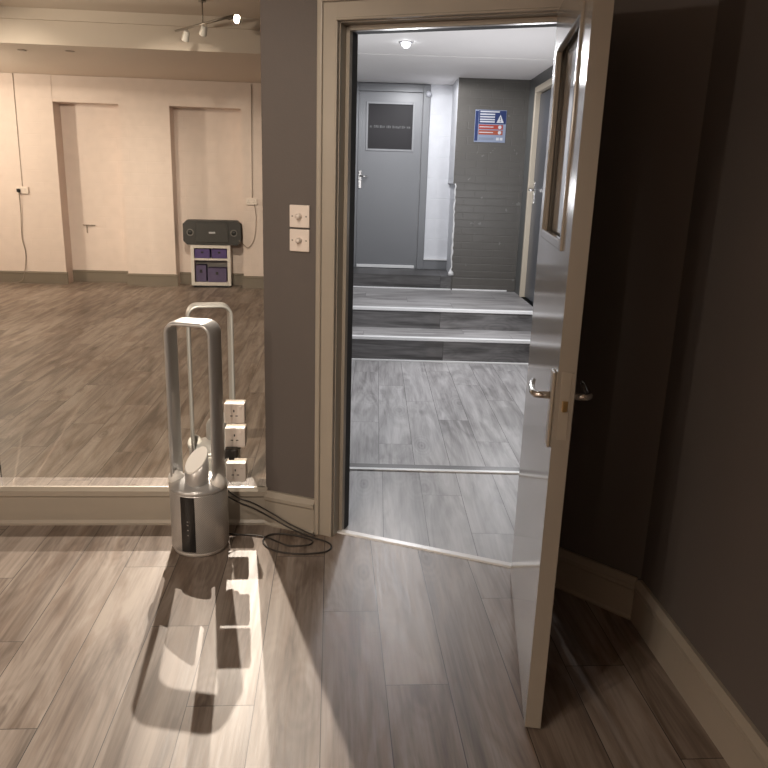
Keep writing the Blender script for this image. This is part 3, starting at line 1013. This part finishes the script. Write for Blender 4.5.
# control panel let into the front of the grille
bm = bmesh.new()
segs = 8
prev = None
outer = []
for k in range(segs + 1):
    a = R(-90) + (k / segs - 0.5) * 0.50
    outer.append((math.cos(a), math.sin(a)))
for (c0, s0_), (c1, s1_) in zip(outer, outer[1:]):
    vs = []
    for r_ in (0.1162, 0.1175):
        vs.append([bm.verts.new((c0 * r_, s0_ * r_, z)) for z in (0.028, 0.264)] + [bm.verts.new((c1 * r_, s1_ * r_, z)) for z in (0.264, 0.028)])
    bm.faces.new(vs[1])
    bm.faces.new(vs[0][::-1])
    for i in range(4):
        bm.faces.new((vs[0][i], vs[0][(i + 1) % 4], vs[1][(i + 1) % 4], vs[1][i]))
pan = link('display_panel', bm, M_screen, fan)
bm = bmesh.new()
for z in (0.10, 0.122, 0.144, 0.158):
    add_box(bm, (-0.003, -0.1182, z), (0.003, -0.1172, z + 0.004))
link('panel_mark', bm, M_led, pan)
# neck with a slanted pale cap at the front
NX, NY = 0.012, -0.040
bm = bmesh.new()
seg = 40
nr = 0.047
bot, top = [], []
for k in range(seg):
    a = 2 * math.pi * k / seg
    x_, y_ = NX + nr * math.cos(a), NY + nr * math.sin(a)
    bot.append(bm.verts.new((x_, y_, 0.262)))
    top.append(bm.verts.new((x_, y_, 0.392 + 0.42 * (x_ - NX) + 0.85 * (y_ - NY))))
for k in range(seg):
    f_ = bm.faces.new((bot[k], bot[(k + 1) % seg], top[(k + 1) % seg], top[k]))
    f_.smooth = True
bm.faces.new(bot[::-1])
bm.faces.new(top)
nk = link('neck', bm, M_silver, fan)
bm = bmesh.new()
lo_, hi_ = [], []
for k in range(seg):
    a = 2 * math.pi * k / seg
    for lst, rr_, dz in ((lo_, nr * 0.97, 0.0), (hi_, nr * 0.93, 0.005)):
        x_, y_ = NX + rr_ * math.cos(a), NY + rr_ * math.sin(a)
        lst.append(bm.verts.new((x_, y_, 0.3925 + dz + 0.42 * (x_ - NX) + 0.85 * (y_ - NY))))
for k in range(seg):
    bm.faces.new((lo_[k], lo_[(k + 1) % seg], hi_[(k + 1) % seg], hi_[k]))
bm.faces.new(hi_)
bm.faces.new(lo_[::-1])
link('neck_cap', bm, M_cap, nk)
# tall loop: rounded frame swept with a deep, thin section
HWL, TOPZ, BOTZ, RC = 0.099, 0.947, 0.275, 0.050
path = [(-HWL, BOTZ), (-HWL, 0.40), (-HWL, 0.60), (-HWL, 0.80)]
for k in range(0, 11):
    a = R(180 - 9 * k)
    path.append((-HWL + RC + RC * math.cos(a), TOPZ - RC + RC * math.sin(a)))
for k in range(0, 11):
    a = R(90 - 9 * k)
    path.append((HWL - RC + RC * math.cos(a), TOPZ - RC + RC * math.sin(a)))
path += [(HWL, 0.80), (HWL, 0.60), (HWL, 0.40), (HWL, BOTZ)]
sec = [(0.003, -0.046), (0.000, -0.030), (0.000, 0.046), (0.002, 0.052), (0.007, 0.055), (0.012, 0.052), (0.014, 0.046), (0.019, -0.030), (0.018, -0.046), (0.0145, -0.053), (0.0075, -0.053)]
bm = bmesh.new()
rings = []
for i, (px_, pz_) in enumerate(path):
    pa, pb = path[max(i - 1, 0)], path[min(i + 1, len(path) - 1)]
    tx, tz = pb[0] - pa[0], pb[1] - pa[1]
    ln = math.hypot(tx, tz)
    nx, nz = tz / ln, -tx / ln          # towards the inside of the loop
    rings.append([bm.verts.new((px_ - 0.008 + nx * q, y_ + 0.012, pz_ + nz * q)) for q, y_ in sec])
for a_, b_ in zip(rings, rings[1:]):
    n_ = len(sec)
    for k in range(n_):
        f_ = bm.faces.new((a_[k], a_[(k + 1) % n_], b_[(k + 1) % n_], b_[k]))
        f_.smooth = True
bm.faces.new(rings[0])
bm.faces.new(rings[-1][::-1])
loop = link('air_loop', bm, M_silver, fan)
# fairings where the loop's legs meet the shoulder, white to hold the highlight there
for sx in (-1, 1):
    bm = bmesh.new()
    add_tube(bm, [(sx * 0.088, -0.012, 0.278), (sx * 0.088, -0.012, 0.300), (sx * 0.087, -0.010, 0.314), (sx * 0.087, -0.006, 0.324), (sx * 0.087, 0.0, 0.329)],
             [0.034, 0.034, 0.030, 0.020, 0.006], 24)
    link('leg_fairing', bm, M_cap, fan)
# power cord: from the base, over the floor in a coil by the doorway, and back up to the plug between the sockets
inv = Matrix.Translation((FX, FY, 0)) @ Matrix.Rotation(YAW, 4, 'Z')
inv = inv.inverted()
ZC = 0.0048
fl = [(-0.43, 2.935), (-0.388, 2.925), (-0.316, 2.915), (-0.259, 2.893), (-0.214, 2.856), (-0.162, 2.82), (-0.087, 2.828), (-0.071, 2.864), (-0.124, 2.900), (-0.211, 2.925), (-0.262, 2.906),
      (-0.277, 2.857), (-0.242, 2.795), (-0.179, 2.76), (-0.097, 2.751), (-0.015, 2.767), (0.010, 2.81), (-0.010, 2.855), (-0.085, 2.905)]
pts = [(x_, y_, ZC) for x_, y_ in fl]
pts[8:11] = [(x_, y_, 0.008) for x_, y_ in fl[8:11]]
pts += [(-0.17, 2.955, 0.020), (-0.25, 2.990, 0.050), (-0.325, 3.000, 0.090), (-0.395, 3.003, 0.120), (-0.455, 3.006, 0.16), (-0.475, 3.006, 0.22), (-0.470, 3.004, 0.29), (-0.445, 3.0, 0.325), (-0.425, 3.0, 0.345)]
bm = bmesh.new()
add_tube(bm, [inv @ p for p in spline(pts, 6)], 0.0036, 10)
cord = link('power_cord', bm, M_cable, fan)
bm = bmesh.new()
add_box(bm, (-0.028, -0.022, -0.020), (0.028, 0.022, 0.022), 0, 0.008)
add_box(bm, (-0.012, -0.010, -0.032), (0.012, 0.010, -0.018), 0, 0.004)
pg = link('power_plug', bm, M_cable, cord)
pg.matrix_local = inv @ Matrix.Translation((-0.418, 3.000, 0.350))
# second lead, up from the floor behind the fan
bm = bmesh.new()
p2 = [(-0.425, 2.955, 0.0048), (-0.36, 2.945, 0.0048), (-0.26, 2.967, 0.015), (-0.31, 2.985, 0.06), (-0.372, 2.99, 0.115), (-0.40, 2.99, 0.16), (-0.408, 2.992, 0.22)]
add_tube(bm, spline([(-0.06, 2.895, 0.013), (-0.165, 2.968, 0.028), (-0.25, 3.000, 0.068), (-0.33, 3.008, 0.112), (-0.40, 3.010, 0.140), (-0.450, 3.014, 0.185), (-0.452, 3.018, 0.240)], 6), 0.0032, 8)
tag(link('extension_lead', bm, M_cable), 'thin dark lead running from the lowest mirror socket down to the coil on the floor', 'cable')

# ------------------------------------------------------------------ things along the wall behind (seen in the mirror)
YW = YB
cb = thing('storage_cabinet', 'small white open storage cabinet with purple boxes, under the black speaker', 'cabinet', (-1.66, 2 * YM - 10.37, 0), R(176))
# front of the cabinet faces the mirror: local -y
cw, ch, cd = 0.535, 0.585, 0.30
for nm, lo, hi in (('side_panel', (-cw / 2, 0, 0.03), (-cw / 2 + 0.045, cd, ch)), ('side_panel', (cw / 2 - 0.045, 0, 0.03), (cw / 2, cd, ch)),
                   ('top_panel', (-cw / 2 + 0.045, 0, ch - 0.045), (cw / 2 - 0.045, cd, ch)), ('bottom_panel', (-cw / 2 + 0.045, 0, 0.03), (cw / 2 - 0.045, cd, 0.075)),
                   ('shelf', (-cw / 2 + 0.045, 0.002, 0.375), (cw / 2 - 0.045, cd, 0.402)), ('back_panel', (-cw / 2 + 0.045, cd - 0.012, 0.075), (cw / 2 - 0.045, cd, ch - 0.045))):
    box(nm, lo, hi, M_laminate, cb, 0.002)
box('plinth', (-cw / 2 + 0.03, 0.03, 0), (cw / 2 - 0.03, cd - 0.02, 0.03), M_black, cb)
CBM = Matrix.Translation(cb.location) @ Matrix.Rotation(R(176), 4, 'Z')


def fabric_box(x0, x1, z0_, z1_, label, mat, y0=0.02):
    c = CBM @ Vector(((x0 + x1) / 2, y0, z0_))
    t = thing('storage_box', label, 'storage box', c, R(176), 'purple boxes in the white cabinet')
    hw = (x1 - x0) / 2
    box('body', (-hw, 0, 0), (hw, 0.22, z1_ - z0_), mat, t, 0.006)
    box('pull_tab', (-0.018, -0.004, (z1_ - z0_) * 0.55), (0.018, 0.001, (z1_ - z0_) * 0.75), M_black, t, 0.001)
    return t


fabric_box(-0.215, -0.012, 0.402, 0.525, 'purple fabric box on the cabinet shelf, on the side nearer the speaker cable', M_purple)
fabric_box(0.012, 0.215, 0.402, 0.525, 'purple fabric box on the cabinet shelf, on the side nearer the wall pier', M_purple)
fabric_box(-0.205, 0.05, 0.075, 0.265, 'wide violet fabric box in the bottom of the white cabinet', M_purple2)
fabric_box(0.07, 0.21, 0.075, 0.30, 'narrow violet fabric box in the bottom of the white cabinet', M_purple2, 0.05)

spk = thing('loudspeaker', 'long black loudspeaker lying on its side on the white cabinet', 'speaker', (-1.630, 2 * YM - 10.36, 0.585), R(176))
bm = bmesh.new()
sw_, sh_ = 0.385, 0.325
add_prism(bm, [(-sw_ + 0.05, 0.0), (sw_ - 0.05, 0.0), (sw_, 0.05), (sw_, sh_ - 0.05), (sw_ - 0.05, sh_), (-sw_ + 0.05, sh_), (-sw_, sh_ - 0.05), (-sw_, 0.05)], 0.0, 0.27, 'xz')
link('cabinet', bm, M_speaker, spk)
bm = bmesh.new()
add_box(bm, (-0.215, -0.010, 0.035), (0.215, 0.0, sh_ - 0.035), 0, 0.006)
link('grille', bm, plain('black_mesh_grille', (0.05, 0.048, 0.046), 0.6, noise=0.3, nscale=150), spk)
for sx in (-1, 1):
    bm = bmesh.new()
    add_lathe(bm, [(0.046, 0.0), (0.048, 0.008), (0.040, 0.010), (0.034, 0.004), (0.001, 0.004)], 28)
    for v in bm.verts:
        v.co = Vector((sx * 0.290 + v.co.x, -v.co.z, 0.165 + v.co.y))
    hr = link('port_ring', bm, plain('grey_ring', (0.20, 0.19, 0.18), 0.4), spk)
    bm = bmesh.new()
    add_lathe(bm, [(0.033, 0.0), (0.033, 0.006), (0.012, 0.009), (0.001, 0.009)], 24)
    for v in bm.verts:
        v.co = Vector((sx * 0.290 + v.co.x, -v.co.z, 0.165 + v.co.y))
    link('port_cone', bm, M_cone, hr)
box('badge', (-0.042, -0.013, 0.155), (0.042, -0.010, 0.178), M_signwhite, spk, 0.001)

for x_, z_, lab in ((-4.10, 1.235, 'white double socket with a plug and long cable, seen in the mirror at left'),
                    (-1.10, 1.172, 'white double socket on the pale wall above the speaker, seen in the mirror')):
    socket(z_, lab, (x_, YB + 0.27, z_), R(180), True)
# cables hanging by those sockets
yq = YB + 0.27 + 0.006
bm = bmesh.new()
add_tube(bm, spline([(-4.095, yq, 2.68), (-4.10, yq, 2.0), (-4.105, yq, 1.285)], 8), 0.0045, 8)
tag(link('surface_cable', bm, M_cable_grey), 'straight grey cable running down the pale wall from the ceiling, seen in the mirror', 'cable')
bm = bmesh.new()
add_box(bm, (-4.165, yq - 0.010 + 0.034, 1.21), (-4.125, yq + 0.060, 1.255), 0, 0.006)
pgx = link('power_plug', bm, M_black)
tag(pgx, 'black plug in the left socket of the pale wall, seen in the mirror', 'plug')
bm = bmesh.new()
add_tube(bm, spline([(-4.14, yq + 0.04, 1.21), (-4.15, yq + 0.02, 0.95), (-4.17, yq + 0.01, 0.62), (-4.14, yq + 0.01, 0.40), (-4.18, yq + 0.02, 0.14), (-4.26, yq + 0.05, 0.02), (-4.6, yq + 0.10, 0.012)], 8), 0.006, 8)
link('lead', bm, M_cable_grey, pgx)
ys = YB + 0.27 + 0.006
bm = bmesh.new()
add_tube(bm, spline([(-1.08, ys, 2.66), (-1.085, ys, 2.0), (-1.09, ys, 1.225)], 8), 0.006, 8)
tag(link('surface_cable', bm, M_cable_grey), 'thin cable down the pale wall to the socket above the speaker, seen in the mirror', 'cable')
bm = bmesh.new()
add_tube(bm, spline([(-1.06, ys + 0.03, 1.14), (-1.04, ys + 0.02, 0.95), (-1.07, ys + 0.02, 0.68), (-1.15, ys + 0.03, 0.56), (-1.21, ys + 0.06, 0.60), (-1.26, -4.16, 0.66)], 8), 0.005, 8)
tag(link('speaker_cable', bm, M_cable_grey), 'looping cable from the pale wall socket to the black speaker', 'cable')
# small bracket and hook left on the pale wall
bm = bmesh.new()
add_box(bm, (-3.44, YB, 0.78), (-3.28, YB + 0.025, 0.792))
add_box(bm, (-3.40, YB, 0.68), (-3.387, YB + 0.018, 0.782))
tag(link('wall_bracket', bm, M_cable_grey), 'small metal bracket left on the pale wall, seen in the mirror', 'bracket')

# unlit downlights in the bulkhead
for x_, y_, lab in ((-3.213, 2 * YM - 8.494, 'unlit downlight in the ceiling bulkhead, nearer the left edge of the mirror'),
                    (-2.708, 2 * YM - 8.423, 'unlit downlight in the ceiling bulkhead, right of the first one')):
    t = thing('downlight', lab, 'ceiling light', (x_, y_, 2.683), 0, 'unlit downlights in the bulkhead')
    bm = bmesh.new()
    add_lathe(bm, [(0.030, -0.001), (0.046, -0.001), (0.046, -0.006), (0.030, -0.008)], 24)
    link('bezel', bm, M_bronze, t)
    bm = bmesh.new()
    add_lathe(bm, [(0.001, -0.006), (0.029, -0.006), (0.029, -0.001), (0.001, -0.001)], 24)
    link('lens', bm, M_off, t)


# ------------------------------------------------------------------ track lights
def track(ends, zbar, heads, label):
    a, b_ = Vector((*ends[0], zbar)), Vector((*ends[1], zbar))
    mid = (a + b_) / 2
    t = thing('track_light', label, 'ceiling light', mid)
    bm = bmesh.new()
    add_tube(bm, [a - mid, b_ - mid], 0.011, 12)
    link('bar', bm, M_bronze, t)
    bm = bmesh.new()
    add_tube(bm, [(0, 0, 0), (0, 0, CEIL - zbar - 0.02)], 0.006, 10)
    add_lathe(bm, [(0.035, CEIL - zbar - 0.022), (0.035, CEIL - zbar - 0.002)], 24)
    link('ceiling_mount', bm, M_bronze, t)
    for p, aim, lit in heads:
        p = Vector(p)
        aim = (Vector(aim) - p).normalized()
        q = p - aim * 0.05
        # nearest point of the bar
        tt = max(0, min(1, (q - a).dot(b_ - a) / (b_ - a).length_squared))
        on = a.lerp(b_, tt)
        bm = bmesh.new()
        add_tube(bm, [on - mid, on + (q - on) * 0.4 - mid + Vector((0, 0, -0.015)), q - aim * 0.02 - mid], 0.006, 8)
        link('arm', bm, M_bronze, t)
        bm = bmesh.new()
        add_lathe(bm, [(0.020, 0), (0.026, 0.01), (0.030, 0.055), (0.034, 0.085), (0.034, 0.090), (0.029, 0.090), (0.026, 0.078), (0.004, 0.076)], 24)
        hd = link('spot_head', bm, M_silver_light, t, rot3=aim.to_track_quat('Z', 'Y').to_euler(), loc=q - aim * 0.05 - mid)
        bm = bmesh.new()
        add_lathe(bm, [(0.001, 0.079), (0.0255, 0.0795), (0.0255, 0.083), (0.001, 0.083)], 24)
        link('lens', bm, M_bulb if lit else M_off, hd)
    return t


yv = lambda y: 2 * YM - y


def behind(p, aim, dist=0.07):
    """head position whose lens front lies just behind the light at p"""
    p, aim = Vector(p), Vector(aim)
    return p - (aim - p).normalized() * dist


AB, AA = (-0.55, YM, 1.06), (-0.52, YM, 1.28)
track(((-1.50, yv(7.74)), (-0.86, yv(6.93))), 2.80,
      [((-1.39, yv(7.58), 2.69), (-1.6, yv(7.9), 2.2), False), ((-1.18, yv(7.30), 2.70), (-1.5, yv(7.9), 2.0), False),
       (behind(LAMP_B, AB), AB, True)],
      'bronze track light with adjustable spot heads on the ceiling, reflected in the mirror')
track(((-1.05, 1.10), (-0.60, 1.32)), 2.90, [(behind(LAMP_A, AA), AA, True)],
      'short bronze track light with a single lit spot high above the fan')
